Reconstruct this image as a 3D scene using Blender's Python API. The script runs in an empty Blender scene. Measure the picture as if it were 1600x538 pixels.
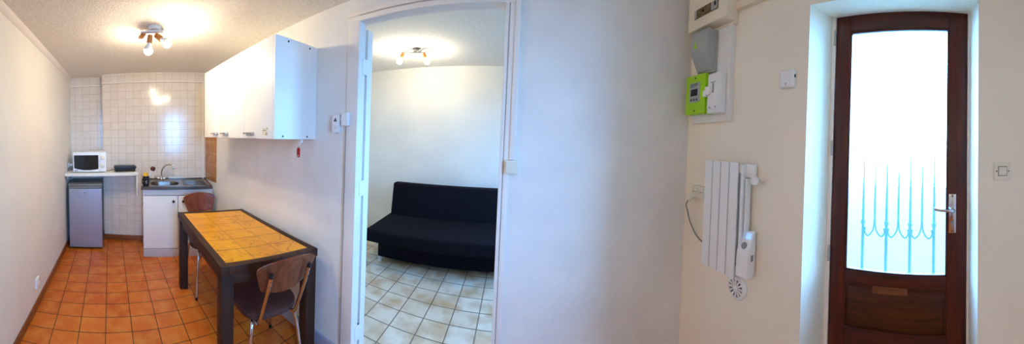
import bpy, bmesh, math, random
from mathutils import Vector, Matrix
random.seed(7)
PI = math.pi
C = bpy.context.scene.collection
S = bpy.context.scene

# ------------------------------------------------------------------ materials
def lin(c):
    return tuple(((v/12.92) if v <= 0.04045 else ((v+0.055)/1.055)**2.4) for v in [x/255 for x in c]) + (1,)

def new_mat(name):
    m = bpy.data.materials.new(name); m.use_nodes = True
    nt = m.node_tree
    return m, nt, nt.nodes['Principled BSDF']

def N(nt, t, **kw):
    n = nt.nodes.new(t)
    for k, v in kw.items(): setattr(n, k, v)
    return n

def mat(name, col, rough=0.5, metal=0.0, var=0.0, vscale=6.0, bump=0.0, bscale=40.0, bdist=0.01, spec=0.5, detail=4, coat=0):
    m, nt, b = new_mat(name)
    c = lin(col)
    b.inputs['Roughness'].default_value = rough
    b.inputs['Metallic'].default_value = metal
    b.inputs['Specular IOR Level'].default_value = spec
    if coat: b.inputs['Coat Weight'].default_value = coat
    tc = N(nt, 'ShaderNodeTexCoord')
    if var > 0:
        no = N(nt, 'ShaderNodeTexNoise'); no.inputs['Scale'].default_value = vscale; no.inputs['Detail'].default_value = detail
        nt.links.new(tc.outputs['Object'], no.inputs['Vector'])
        r = N(nt, 'ShaderNodeValToRGB')
        r.color_ramp.elements[0].position = 0.3; r.color_ramp.elements[1].position = 0.7
        r.color_ramp.elements[0].color = tuple(max(0, x*(1-var)) for x in c[:3]) + (1,)
        r.color_ramp.elements[1].color = tuple(min(1, x*(1+var*0.6)) for x in c[:3]) + (1,)
        nt.links.new(no.outputs['Fac'], r.inputs['Fac']); nt.links.new(r.outputs['Color'], b.inputs['Base Color'])
    else:
        b.inputs['Base Color'].default_value = c
    if bump > 0:
        n2 = N(nt, 'ShaderNodeTexNoise'); n2.inputs['Scale'].default_value = bscale; n2.inputs['Detail'].default_value = 5
        nt.links.new(tc.outputs['Object'], n2.inputs['Vector'])
        bp = N(nt, 'ShaderNodeBump'); bp.inputs['Strength'].default_value = bump; bp.inputs['Distance'].default_value = bdist
        nt.links.new(n2.outputs['Fac'], bp.inputs['Height']); nt.links.new(bp.outputs['Normal'], b.inputs['Normal'])
    return m

def wood(name, dark, light, axis='X', rough=0.4, scale=14.0, stretch=12.0):
    m, nt, b = new_mat(name)
    tc = N(nt, 'ShaderNodeTexCoord'); mp = N(nt, 'ShaderNodeMapping')
    s = [scale]*3; s['XYZ'.index(axis)] = scale/stretch
    mp.inputs['Scale'].default_value = s
    no = N(nt, 'ShaderNodeTexNoise'); no.inputs['Scale'].default_value = 2.5; no.inputs['Detail'].default_value = 7; no.inputs['Distortion'].default_value = 0.6
    r = N(nt, 'ShaderNodeValToRGB'); r.color_ramp.elements[0].position = 0.32; r.color_ramp.elements[1].position = 0.7
    r.color_ramp.elements[0].color = lin(dark); r.color_ramp.elements[1].color = lin(light)
    nt.links.new(tc.outputs['Object'], mp.inputs['Vector']); nt.links.new(mp.outputs['Vector'], no.inputs['Vector'])
    nt.links.new(no.outputs['Fac'], r.inputs['Fac']); nt.links.new(r.outputs['Color'], b.inputs['Base Color'])
    bp = N(nt, 'ShaderNodeBump'); bp.inputs['Strength'].default_value = 0.15; bp.inputs['Distance'].default_value = 0.004
    nt.links.new(no.outputs['Fac'], bp.inputs['Height']); nt.links.new(bp.outputs['Normal'], b.inputs['Normal'])
    b.inputs['Roughness'].default_value = rough; b.inputs['Specular IOR Level'].default_value = 0.3
    return m

def tile_mat(name, sx, sy, ax, off, c1, c2, grout, gsize, rough=0.3, mottle=None, mscale=9.0, mamt=0.5, bump=0.4, uv=False, crack=None, wobble=0.0):
    """square tile grid on two object axes; every tile its own tint, mottling inside, grout lines"""
    m, nt, b = new_mat(name)
    tc = N(nt, 'ShaderNodeTexCoord'); sp = N(nt, 'ShaderNodeSeparateXYZ'); cb = N(nt, 'ShaderNodeCombineXYZ')
    nt.links.new(tc.outputs['UV' if uv else 'Object'], sp.inputs[0])
    nt.links.new(sp.outputs['XYZ'.index(ax[0])], cb.inputs[0]); nt.links.new(sp.outputs['XYZ'.index(ax[1])], cb.inputs[1])
    mp = N(nt, 'ShaderNodeMapping'); mp.inputs['Location'].default_value = (-off[0] + 40*sx, -off[1] + 40*sy, 0)
    nt.links.new(cb.outputs[0], mp.inputs['Vector'])
    br = N(nt, 'ShaderNodeTexBrick'); br.offset = 0; br.squash = 1; br.offset_frequency = 1
    br.inputs['Scale'].default_value = 1; br.inputs['Brick Width'].default_value = sx; br.inputs['Row Height'].default_value = sy
    br.inputs['Mortar Size'].default_value = gsize; br.inputs['Mortar Smooth'].default_value = 0.25
    br.inputs['Color1'].default_value = lin(c1); br.inputs['Color2'].default_value = lin(c2); br.inputs['Mortar'].default_value = lin(grout)
    nt.links.new(mp.outputs[0], br.inputs['Vector'])
    col = br.outputs['Color']
    if mottle:
        no = N(nt, 'ShaderNodeTexNoise'); no.inputs['Scale'].default_value = mscale; no.inputs['Detail'].default_value = 4
        nt.links.new(mp.outputs[0], no.inputs['Vector'])
        r = N(nt, 'ShaderNodeValToRGB'); r.color_ramp.elements[0].position = 0.42; r.color_ramp.elements[1].position = 0.68
        r.color_ramp.elements[0].color = (0, 0, 0, 1); r.color_ramp.elements[1].color = (mamt, mamt, mamt, 1)
        nt.links.new(no.outputs['Fac'], r.inputs['Fac'])
        inv = N(nt, 'ShaderNodeMath', operation='SUBTRACT'); inv.inputs[0].default_value = 1
        nt.links.new(br.outputs['Fac'], inv.inputs[1])
        mu = N(nt, 'ShaderNodeMath', operation='MULTIPLY'); nt.links.new(inv.outputs[0], mu.inputs[0]); nt.links.new(r.outputs['Color'], mu.inputs[1])
        mx = N(nt, 'ShaderNodeMix', data_type='RGBA'); mx.inputs['B'].default_value = lin(mottle)
        nt.links.new(mu.outputs[0], mx.inputs['Factor']); nt.links.new(col, mx.inputs['A']); col = mx.outputs['Result']
    if crack:
        wv = N(nt, 'ShaderNodeTexNoise'); wv.inputs['Scale'].default_value = crack[1]; wv.inputs['Detail'].default_value = 6; wv.inputs['Distortion'].default_value = 1.2
        st = N(nt, 'ShaderNodeMapping'); st.inputs['Scale'].default_value = (1.0, 0.45, 1)
        nt.links.new(mp.outputs[0], st.inputs['Vector']); nt.links.new(st.outputs[0], wv.inputs['Vector'])
        r2 = N(nt, 'ShaderNodeValToRGB'); e = r2.color_ramp.elements
        e[0].position = 0.485; e[0].color = (0, 0, 0, 1); e[1].position = 0.515; e[1].color = (0, 0, 0, 1)
        k = e.new(0.5); k.color = (crack[2],)*3 + (1,)
        nt.links.new(wv.outputs['Fac'], r2.inputs['Fac'])
        mx = N(nt, 'ShaderNodeMix', data_type='RGBA'); mx.inputs['B'].default_value = lin(crack[0])
        nt.links.new(r2.outputs['Color'], mx.inputs['Factor']); nt.links.new(col, mx.inputs['A']); col = mx.outputs['Result']
    nt.links.new(col, b.inputs['Base Color'])
    bp = N(nt, 'ShaderNodeBump'); bp.invert = True; bp.inputs['Strength'].default_value = bump; bp.inputs['Distance'].default_value = 0.003
    nt.links.new(br.outputs['Fac'], bp.inputs['Height']); nt.links.new(bp.outputs['Normal'], b.inputs['Normal'])
    b.inputs['Roughness'].default_value = rough
    return m

def emit(name, col, strength):
    m, nt, b = new_mat(name)
    b.inputs['Base Color'].default_value = (0.8, 0.8, 0.8, 1)
    b.inputs['Emission Color'].default_value = col + (1,)
    b.inputs['Emission Strength'].default_value = strength
    return m

M = {}
M['plaster'] = mat('plaster_white', (238, 233, 222), 0.75, var=0.05, vscale=2.2, bump=0.25, bscale=18, bdist=0.012, spec=0.25)
M['plaster_cream'] = mat('plaster_cream', (246, 236, 216), 0.7, var=0.05, vscale=2.2, bump=0.25, bscale=18, bdist=0.012, spec=0.25)
M['plaster_rough'] = mat('plaster_rough_white', (236, 232, 224), 0.7, var=0.07, vscale=3.0, bump=0.5, bscale=9, bdist=0.02, spec=0.25)
M['ceiling'] = mat('ceiling_textured', (238, 232, 222), 0.9, var=0.10, vscale=70, bump=0.8, bscale=75, bdist=0.007, spec=0.1, detail=3)
M['paint'] = mat('paint_satin_white', (238, 235, 228), 0.45, var=0.03, vscale=5, bump=0.06, bscale=30, spec=0.4)
M['casing'] = mat('paint_casing_cream', (240, 232, 222), 0.45, var=0.03, vscale=5, bump=0.06, bscale=30, spec=0.4)
M['laminate'] = mat('laminate_white', (240, 238, 232), 0.4, var=0.01, vscale=3, spec=0.4)
M['shelf'] = mat('laminate_shelf', (238, 232, 218), 0.4, var=0.02, vscale=8)
M['plastic'] = mat('plastic_white', (238, 237, 234), 0.35, var=0.01, vscale=10)
M['ivory'] = mat('plastic_ivory', (232, 226, 206), 0.4, var=0.02, vscale=10)
M['cream_box'] = mat('plastic_cream', (236, 222, 196), 0.45, var=0.03, vscale=9)
M['grey_plastic'] = mat('plastic_grey', (168, 170, 166), 0.45, var=0.03, vscale=12)
M['green'] = mat('plastic_green', (160, 214, 10), 0.35, var=0.02, vscale=10)
M['black'] = mat('plastic_black', (22, 22, 24), 0.35, var=0.05, vscale=14)
M['glass_black'] = mat('glass_black', (20, 21, 24), 0.08, var=0.02, vscale=4, spec=0.6)
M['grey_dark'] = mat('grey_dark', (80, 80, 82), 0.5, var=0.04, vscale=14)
M['grey_mid'] = mat('grey_mid', (140, 140, 142), 0.5, var=0.04, vscale=14)
M['silver'] = mat('fridge_silver', (158, 156, 166), 0.42, metal=0.35, var=0.02, vscale=40)
M['fridge_top'] = mat('fridge_grey', (118, 116, 112), 0.45, var=0.04, vscale=12)
M['steel'] = mat('steel_brushed', (124, 114, 104), 0.28, metal=1.0, var=0.06, vscale=30)
M['chrome'] = mat('chrome', (205, 205, 208), 0.12, metal=1.0, var=0.02, vscale=30)
M['alu'] = mat('aluminium_satin', (214, 214, 216), 0.4, metal=0.2, var=0.02, vscale=30)
M['red'] = mat('plastic_red', (196, 20, 32), 0.3, var=0.05, vscale=30)
M['yellow'] = mat('sponge_yellow', (226, 178, 50), 0.9, var=0.15, vscale=60, bump=0.4, bscale=120, bdist=0.003)
M['brush_red'] = mat('brush_dark_red', (80, 26, 26), 0.7, var=0.2, vscale=60)
M['sofa'] = mat('fabric_black', (17, 15, 24), 0.95, var=0.25, vscale=160, bump=0.3, bscale=300, bdist=0.002, spec=0.15)
M['table_wood'] = wood('wood_dark_table', (46, 27, 17), (76, 45, 28), 'X', 0.55)
M['table_leg'] = wood('wood_dark_leg', (40, 23, 15), (66, 38, 25), 'Z', 0.55)
M['door_wood'] = wood('wood_door_mahogany', (58, 21, 14), (88, 35, 20), 'Z', 0.42)
M['door_wood_h'] = wood('wood_door_rail', (54, 20, 13), (82, 33, 18), 'X', 0.42)
M['door_panel'] = wood('wood_door_panel', (52, 24, 10), (86, 42, 17), 'X', 0.38)
M['patch_wood'] = wood('wood_patch', (92, 46, 24), (132, 76, 42), 'X', 0.5, 30)
M['chair_wood'] = wood('wood_chair_shell', (96, 46, 28), (134, 70, 42), 'Z', 0.3, 20, 5)
M['chair_seat'] = mat('seat_brown_vinyl', (70, 38, 32), 0.5, var=0.25, vscale=18, bump=0.2, bscale=60, bdist=0.004)
M['lamp_wood'] = wood('wood_lamp_socket', (170, 106, 48), (206, 142, 76), 'Z', 0.45, 40)
M['skirt'] = tile_mat('skirting_tile', 0.2, 3.0, 'XZ', (0, -1), (150, 84, 40), (132, 72, 36), (96, 62, 42), 0.004, 0.35, (110, 58, 28), 14)
M['skirt_grey'] = mat('skirting_grey_paint', (170, 166, 176), 0.5, var=0.05, vscale=6)
M['kick'] = mat('kickboard_grey', (196, 186, 180), 0.5, var=0.06, vscale=10)
M['terracotta'] = tile_mat('floor_terracotta', 0.166, 0.203, 'XY', (-2.545, -0.055), (206, 106, 24), (188, 86, 14), (72, 36, 14), 0.0036, 0.34, (216, 138, 52), 9, 0.7, 0.5)
M['cream_tile'] = tile_mat('floor_cream_tile', 0.222, 0.2, 'XY', (-0.44, 1.8), (226, 220, 202), (214, 204, 180), (118, 104, 88), 0.005, 0.3, (186, 148, 98), 5.5, 0.8, 0.5)
M['wall_tile'] = tile_mat('wall_tile_cream', 0.108, 0.108, 'XZ', (0.02, 0.065), (226, 216, 202), (220, 209, 194), (186, 170, 150), 0.0018, 0.16, (232, 224, 212), 12, 0.5, 0.5)
M['tan_tile'] = tile_mat('backsplash_tan_tile', 0.2, 0.15, 'XZ', (-3.18, 1.26), (176, 116, 62), (164, 104, 54), (206, 178, 138), 0.003, 0.25, (196, 140, 84), 10, 0.7)
M['top_tile'] = tile_mat('table_tile_ochre', 1/6, 1/3, 'XY', (0, 0), (240, 172, 4), (230, 156, 4), (150, 88, 16), 0.004, 0.28, (210, 126, 20), 3.0, 0.55, 0.4, uv=True, crack=((150, 74, 24), 5.5, 0.75))
M['stone'] = mat('outdoor_stone', (205, 200, 190), 0.9, var=0.1, vscale=2)
M['paving'] = mat('outdoor_asphalt', (56, 56, 56), 0.9, var=0.12, vscale=3)
M['iron'] = mat('iron_grille', (40, 70, 74), 0.6, var=0.1, vscale=30)
M['zinc'] = mat('hinge_grey', (176, 172, 166), 0.5, metal=0.3, var=0.05, vscale=30)
M['slot'] = mat('breaker_amber', (120, 96, 58), 0.5, var=0.3, vscale=50)
M['sticker'] = mat('sticker_paper', (226, 214, 188), 0.6, var=0.1, vscale=70)
M['bulb'] = emit('bulb_warm_glow', (1.0, 0.84, 0.60), 480)
M['bulb_bedroom'] = emit('bulb_bedroom_glow', (1.0, 0.88, 0.66), 235)
M['lcd'] = emit('display_blue', (0.05, 0.25, 1.0), 1.2)
M['lcd_dark'] = mat('display_dark', (28, 34, 40), 0.2, var=0.02)
# door pane: textured glass that lets the street through behind a faint milky veil
def glass_mat():
    m, nt, b = new_mat('glass_textured')
    out = nt.nodes['Material Output']; nt.nodes.remove(b)
    tr = N(nt, 'ShaderNodeBsdfTransparent'); tr.inputs[0].default_value = (0.94, 0.98, 0.98, 1)
    tl = N(nt, 'ShaderNodeBsdfTranslucent'); tl.inputs[0].default_value = (0.45, 0.98, 0.70, 1)
    gl = N(nt, 'ShaderNodeBsdfGlossy'); gl.inputs['Roughness'].default_value = 0.1
    tc = N(nt, 'ShaderNodeTexCoord'); no = N(nt, 'ShaderNodeTexNoise'); no.inputs['Scale'].default_value = 60
    bp = N(nt, 'ShaderNodeBump'); bp.inputs['Strength'].default_value = 0.2
    nt.links.new(tc.outputs['Object'], no.inputs['Vector']); nt.links.new(no.outputs['Fac'], bp.inputs['Height'])
    nt.links.new(bp.outputs['Normal'], gl.inputs['Normal']); nt.links.new(bp.outputs['Normal'], tl.inputs['Normal'])
    a = N(nt, 'ShaderNodeMixShader'); a.inputs[0].default_value = 0.036
    c = N(nt, 'ShaderNodeMixShader'); c.inputs[0].default_value = 0.03
    nt.links.new(tr.outputs[0], a.inputs[1]); nt.links.new(tl.outputs[0], a.inputs[2])
    nt.links.new(a.outputs[0], c.inputs[1]); nt.links.new(gl.outputs[0], c.inputs[2])
    nt.links.new(c.outputs[0], out.inputs['Surface'])
    return m
M['glass'] = glass_mat()

# ------------------------------------------------------------------ mesh builder
class MB:
    def __init__(s): s.bm = bmesh.new()
    def _merge(s, b2):
        me = bpy.data.meshes.new('tmp'); b2.to_mesh(me); b2.free(); s.bm.from_mesh(me); bpy.data.meshes.remove(me)
    def box(s, x0, x1, y0, y1, z0, z1, bev=0.0, seg=2):
        b = bmesh.new()
        bmesh.ops.create_cube(b, size=1, matrix=Matrix.Translation(((x0+x1)/2, (y0+y1)/2, (z0+z1)/2)) @ Matrix.Diagonal((x1-x0, y1-y0, z1-z0, 1)))
        if bev: bmesh.ops.bevel(b, geom=list(b.edges), offset=bev, segments=seg, profile=0.6, affect='EDGES')
        s._merge(b); return s
    def hexa(s, bot, top, bev=0.0, seg=2):
        """8 corner solid: two loops of points"""
        b = bmesh.new(); n = len(bot)
        vb = [b.verts.new(p) for p in bot]; vt = [b.verts.new(p) for p in top]
        b.faces.new(vb[::-1]); b.faces.new(vt)
        for i in range(n): b.faces.new((vb[i], vb[(i+1) % n], vt[(i+1) % n], vt[i]))
        bmesh.ops.recalc_face_normals(b, faces=b.faces)
        if bev: bmesh.ops.bevel(b, geom=list(b.edges), offset=bev, segments=seg, profile=0.6, affect='EDGES')
        s._merge(b); return s
    def prism(s, poly, axis, a0, a1, bev=0.0):
        """polygon extruded along an axis; poly gives the two other coordinates in xyz order"""
        def P(p, a):
            return {'x': (a, p[0], p[1]), 'y': (p[0], a, p[1]), 'z': (p[0], p[1], a)}[axis]
        return s.hexa([P(p, a0) for p in poly], [P(p, a1) for p in poly], bev)
    def cyl(s, p0, p1, r0, r1=None, n=24, bev=0.0):
        p0, p1 = Vector(p0), Vector(p1); r1 = r0 if r1 is None else r1
        b = bmesh.new(); dv = p1-p0
        bmesh.ops.create_cone(b, cap_ends=True, segments=n, radius1=r0, radius2=r1, depth=dv.length)
        if bev:
            es = [e for e in b.edges if abs(e.verts[0].co.z-e.verts[1].co.z) < 1e-6]
            bmesh.ops.bevel(b, geom=es, offset=bev, segments=2, affect='EDGES')
        b.transform(Matrix.Translation((p0+p1)/2) @ dv.to_track_quat('Z', 'Y').to_matrix().to_4x4())
        s._merge(b); return s
    def lathe(s, prof, origin=(0, 0, 0), direction=(0, 0, 1), n=32, ring=False):
        """profile of (radius, height) turned about an axis"""
        b = bmesh.new(); rings = []
        for r, h in prof:
            if r < 1e-5: rings.append([b.verts.new((0, 0, h))])
            else: rings.append([b.verts.new((r*math.cos(2*PI*i/n), r*math.sin(2*PI*i/n), h)) for i in range(n)])
        for a, c in zip(rings, rings[1:] + (rings[:1] if ring else [])):
            if len(a) == 1 and len(c) == 1: continue
            for i in range(n):
                j = (i+1) % n
                if len(a) == 1: b.faces.new((a[0], c[i], c[j]))
                elif len(c) == 1: b.faces.new((a[i], c[0], a[j]))
                else: b.faces.new((a[i], c[i], c[j], a[j]))
        for end in (() if ring else (rings[0], rings[-1])):
            if len(end) > 2: b.faces.new(end)
        bmesh.ops.recalc_face_normals(b, faces=b.faces)
        b.transform(Matrix.Translation(origin) @ Vector(direction).to_track_quat('Z', 'Y').to_matrix().to_4x4())
        s._merge(b); return s
    def tube(s, pts, r, n=12, smooth=6, caps=True):
        pts = [Vector(p) for p in pts]
        if smooth and len(pts) > 2:
            q = []
            ext = [pts[0]*2-pts[1]] + pts + [pts[-1]*2-pts[-2]]
            for i in range(1, len(ext)-2):
                p0, p1, p2, p3 = ext[i-1:i+3]
                for k in range(smooth):
                    t = k/smooth
                    q.append(0.5*((2*p1)+(p2-p0)*t+(2*p0-5*p1+4*p2-p3)*t*t+(3*p1-p0-3*p2+p3)*t**3))
            q.append(pts[-1]); pts = q
        b = bmesh.new(); rings = []; up = None
        for i, p in enumerate(pts):
            t = (pts[min(i+1, len(pts)-1)]-pts[max(i-1, 0)]).normalized()
            if up is None:
                up = Vector((0, 0, 1)) if abs(t.z) < 0.9 else Vector((1, 0, 0))
            u = (up - t*up.dot(t)).normalized(); up = u; v = t.cross(u)
            rings.append([b.verts.new(p + r*(u*math.cos(2*PI*k/n)+v*math.sin(2*PI*k/n))) for k in range(n)])
        for a, c in zip(rings, rings[1:]):
            for k in range(n): b.faces.new((a[k], a[(k+1) % n], c[(k+1) % n], c[k]))
        if caps: b.faces.new(rings[0][::-1]); b.faces.new(rings[-1])
        s._merge(b); return s
    def sheet(s, grid, thick):
        """grid[i][j] of points, given a thickness along the vertex normals"""
        b = bmesh.new(); vs = [[b.verts.new(p) for p in row] for row in grid]
        for i in range(len(vs)-1):
            for j in range(len(vs[0])-1): b.faces.new((vs[i][j], vs[i][j+1], vs[i+1][j+1], vs[i+1][j]))
        bmesh.ops.recalc_face_normals(b, faces=b.faces)
        b.normal_update()
        bmesh.ops.solidify(b, geom=list(b.faces), thickness=thick)
        bmesh.ops.recalc_face_normals(b, faces=b.faces)
        s._merge(b); return s
    def build(s, name, m, parent=None, smooth=True, label=None):
        me = bpy.data.meshes.new(name); s.bm.to_mesh(me); s.bm.free()
        me.materials.append(m)
        if smooth:
            for p in me.polygons: p.use_smooth = True
            me.set_sharp_from_angle(angle=math.radians(35))
        o = bpy.data.objects.new(name, me); C.objects.link(o)
        if parent: o.parent = parent
        if label: o['label'] = label
        return o

def thing(name, label, cat, loc=(0, 0, 0), rot=0.0, group=None):
    o = bpy.data.objects.new(name, None); o.empty_display_size = 0.1; C.objects.link(o)
    o.location = loc; o.rotation_euler = (0, 0, rot)
    o['label'] = label; o['category'] = cat
    if group: o['group'] = group
    return o
def struct(o): o['kind'] = 'structure'; return o
def struct_empty(name, loc=(0, 0, 0), rot=0.0):
    o = bpy.data.objects.new(name, None); C.objects.link(o); o.location = loc; o.rotation_euler = (0, 0, rot); o['kind'] = 'structure'; return o
def tag(o, label, cat, group=None):
    o['label'] = label; o['category'] = cat
    if group: o['group'] = group
    return o
def place(o, loc, rot=0.0): o.location = loc; o.rotation_euler = (0, 0, rot); return o
def dup(root, loc, rot, label):
    r = root.copy(); C.objects.link(r); r.location = loc; r.rotation_euler = (0, 0, rot); r['label'] = label
    for ch in list(root.children):
        c = ch.copy(); C.objects.link(c); c.parent = r
        for g in list(ch.children):
            e = g.copy(); C.objects.link(e); e.parent = c
    return r

# ------------------------------------------------------------------ the room
H = 2.365            # kitchen ceiling
HB = 2.61            # bedroom ceiling
YR = 1.322           # face of the long right-hand wall
XE = 1.08            # face of the entrance wall
RE = -PI/2           # frame of the entrance wall: local x to the right, local y into the wall
nB, dB = -1.3631, 3.5694
LB, RB = (dB*math.sin(nB), dB*math.cos(nB), 0), -nB
nL, dL = -3.1016, 0.7400
LL, RL = (dL*math.sin(nL), dL*math.cos(nL), 0), -nL
nD, dD = 1.6229, 1.25
LD, RD = (dD*math.sin(nD), dD*math.cos(nD), 0), -nD

struct(MB().box(-4.2, 1.75, -1.1, 1.352, -0.08, 0).build('floor', M['terracotta'], smooth=False))
o = struct(MB().box(-2.9, 1.6, 1.352, 4.0, -0.08, 0.0).build('floor_bedroom', M['cream_tile'], smooth=False))
struct(MB().box(-4.2, -0.93, -1.1, YR+0.02, H, HB+0.08).build('ceiling', M['ceiling'], smooth=False))
struct(MB().box(-0.93, 1.75, -1.1, YR+0.02, HB, HB+0.08).build('ceiling_entry', M['ceiling'], smooth=False))
struct(MB().box(-2.9, 1.6, YR+0.02, 4.0, HB, HB+0.08).build('ceiling_bedroom', M['ceiling'], smooth=False))
o = struct(MB().box(-1.9, 4.4, 0, 0.12, 0, HB+0.02).build('wall_left', M['plaster'])); place(o, LL, RL)
o = struct(MB().box(-0.856, 0.62, 0, 0.35, 0, H+0.02).build('wall_back', M['wall_tile'])); place(o, LB, RB)
o = struct(MB().box(-0.75, 0.75, 0, 0.12, 0, H+0.02).build('wall_niche', M['wall_tile'])); place(o, (-3.82, -0.42, 0), PI/2)
# right-hand wall with the bedroom doorway
OX0, OX1, OZ = -0.914, -0.062, 2.215
struct(MB().prism([(-4.0, 0), (OX0, 0), (OX0, OZ), (OX1, OZ), (OX1, 0), (1.7, 0), (1.7, 2.75), (-4.0, 2.75)], 'y', YR, YR+0.062).build('wall_right', M['plaster_rough']))
# entrance wall, splayed recess round the door
wm = MB()
wm.prism([(XE, 1.40), (XE, 0.488), (1.2747, 0.439), (1.46, 0.43), (1.46, 1.40)], 'z', 0, HB+0.02)
wm.prism([(XE, -0.275), (XE, -1.1), (1.46, -1.1), (1.46, -0.262), (1.2376, -0.268)], 'z', 0, HB+0.02)
wm.hexa([(XE, 0.488, 2.215), (XE, -0.275, 2.215), (1.46, -0.262, 2.272), (1.46, 0.43, 2.272)], [(XE, 0.488, HB+0.02), (XE, -0.275, HB+0.02), (1.46, -0.262, HB+0.02), (1.46, 0.43, HB+0.02)])
struct(wm.build('wall_entry', M['plaster_cream'], smooth=False))
# bedroom shell
struct(MB().box(-2.9, 1.6, 3.72, 3.84, 0, HB).build('wall_bedroom_far', M['plaster']))
struct(MB().box(-2.75, -2.63, YR+0.06, 3.72, 0, HB).build('wall_bedroom_left', M['plaster']))
WY0, WY1, WZ0, WZ1 = 2.05, 2.85, 1.0, 2.1
struct(MB().box(1.25, 1.45, YR+0.06, WY0, 0, HB).box(1.25, 1.45, WY1, 3.72, 0, HB).box(1.25, 1.45, WY0, WY1, 0, WZ0).box(1.25, 1.45, WY0, WY1, WZ1, HB).build('wall_bedroom_right', M['plaster'], smooth=False))
w1 = struct_empty('window_1', (1.38, 0, 0))
for (a, b_, c_, e_) in ((WY0, WY0+0.05, WZ0, WZ1), (WY1-0.05, WY1, WZ0, WZ1), (WY0+0.05, WY1-0.05, WZ0, WZ0+0.05), (WY0+0.05, WY1-0.05, WZ1-0.05, WZ1), ((WY0+WY1)/2-0.03, (WY0+WY1)/2+0.03, WZ0+0.05, WZ1-0.05)):
    MB().box(-0.025, 0.025, a, b_, c_, e_, 0.003).build('frame_bar', M['paint'], w1)
MB().box(-0.003, 0.003, WY0+0.045, WY1-0.045, WZ0+0.045, WZ1-0.045).build('glass_pane', M['glass'], w1)

# skirtings and trims
o = struct(MB().box(-1.9, 3.82, -0.012, 0, 0, 0.075, 0.002).build('baseboard_left', M['skirt'])); place(o, LL, RL)
o = struct(MB().box(-0.856, -0.26, -0.012, 0, 0, 0.075, 0.002).build('baseboard_back', M['skirt'])); place(o, LB, RB)
o = struct(MB().box(-0.12, 0.32, -0.012, 0, 0, 0.075, 0.002).build('baseboard_niche', M['skirt'])); place(o, (-3.82, -0.42, 0), PI/2)
struct(MB().box(-2.98, -1.005, YR-0.014, YR, 0, 0.092, 0.003).build('baseboard_right', M['skirt_grey']))
struct(MB().box(0.0, XE, YR-0.014, YR, 0, 0.092, 0.003).build('baseboard_right.001', M['skirt_grey']))
o = struct(MB().prism([(-0.038, H), (-0.030, H-0.018), (-0.010, H-0.040), (0, H-0.044), (0, H)], 'x', 0.93, 3.86).build('trim_1', M['casing'])); place(o, LL, RL)
o = struct(MB().box(-0.858, 0.60, -0.022, 0, 2.226, 2.245, 0.005).build('trim_2', M['casing'])); place(o, LB, RB)
o = struct(MB().box(-0.17, 0.315, -0.022, 0, 2.226, 2.245, 0.005).build('trim_3', M['casing'])); place(o, (-3.82, -0.42, 0), PI/2)
o = struct(MB().box(0.548, 0.572, -0.016, 0, 0.885, 2.226, 0.004).build('trim_4', M['casing'])); place(o, LB, RB)
struct(MB().box(-3.36, -2.985, YR-0.009, YR, 0.885, 1.56, 0.002).build('trim_5', M['tan_tile']))
o = struct(MB().box(-0.96, -0.55, -0.03, 0, 2.30, 2.34, 0.006).build('trim_6', M['cream_box'])); place(o, (XE, 0, 0), RE)
# doorway casing
cm = MB()
cm.box(-1.0, OX0, YR-0.010, YR, 0, OZ+0.062, 0.003)
cm.build('trim_7', M['casing'])['kind'] = 'structure'
cm = MB().box(-1.0, 0.0, YR-0.012, YR, OZ, OZ+0.03, 0.003).box(-1.0, 0.0, YR-0.018, YR, OZ+0.034, OZ+0.062, 0.004)
cm.build('trim_8', M['casing'])['kind'] = 'structure'
cm = MB().box(OX1, -0.044, YR-0.012, YR, 0, OZ, 0.003).box(-0.040, -0.012, YR-0.010, YR, 0, OZ, 0.003)
cm.build('trim_9', M['casing'])['kind'] = 'structure'
# bedroom door leaf, folded back, its hinge edge and hinges showing past the jamb
d2 = struct_empty('door_2', (OX0, YR+0.062, 0))
MB().box(-0.80, 0.004, 0.022, 0.080, 0.012, 2.195, 0.003).build('door_leaf', M['paint'], d2)
for z in (1.95, 1.17, 0.20):
    MB().box(-0.012, 0.005, -0.03, 0.045, z-0.05, z+0.05, 0.002).cyl((-0.002, 0.011, z-0.05), (-0.002, 0.011, z+0.05), 0.010, n=12).build('hinge', M['paint'], d2)
MB().cyl((-0.72, 0.080, 1.03), (-0.72, 0.125, 1.03), 0.012).tube([(-0.72, 0.125, 1.03), (-0.60, 0.127, 1.03)], 0.009, smooth=0).build('door_handle', M['chrome'], d2)

# ------------------------------------------------------------------ entrance door
d1 = struct_empty('door_1', LD, RD)
UL, UR = -0.483, 0.193
fm = MB().box(-0.508, UL-0.002, -0.006, 0.06, 0, 2.276, 0.002).box(UR+0.002, 0.212, -0.006, 0.06, 0, 2.276, 0.002).box(UL, UR, -0.006, 0.06, 2.249, 2.276, 0.002)
fm.build('door_frame', M['casing'], d1)
GL, GR, GB, GT = -0.404, 0.100, 0.937, 2.157
MB().box(UL, GL, 0, 0.042, 0.012, 2.246, 0.003).build('door_stile', M['door_wood'], d1)
MB().box(GR, UR, 0, 0.042, 0.012, 2.246, 0.003).build('door_stile', M['door_wood'], d1)
MB().box(GL, GR, 0, 0.042, GT, 2.246, 0.003).build('door_rail', M['door_wood_h'], d1)
MB().box(GL, GR, 0, 0.042, 0.868, GB, 0.003).build('door_rail', M['door_wood_h'], d1)
MB().box(GL, GR, 0, 0.042, 0.500, 0.655, 0.003).build('door_rail', M['door_wood_h'], d1)
MB().box(GL, GR, 0, 0.042, 0.012, 0.16, 0.003).build('door_rail', M['door_wood_h'], d1)
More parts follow.
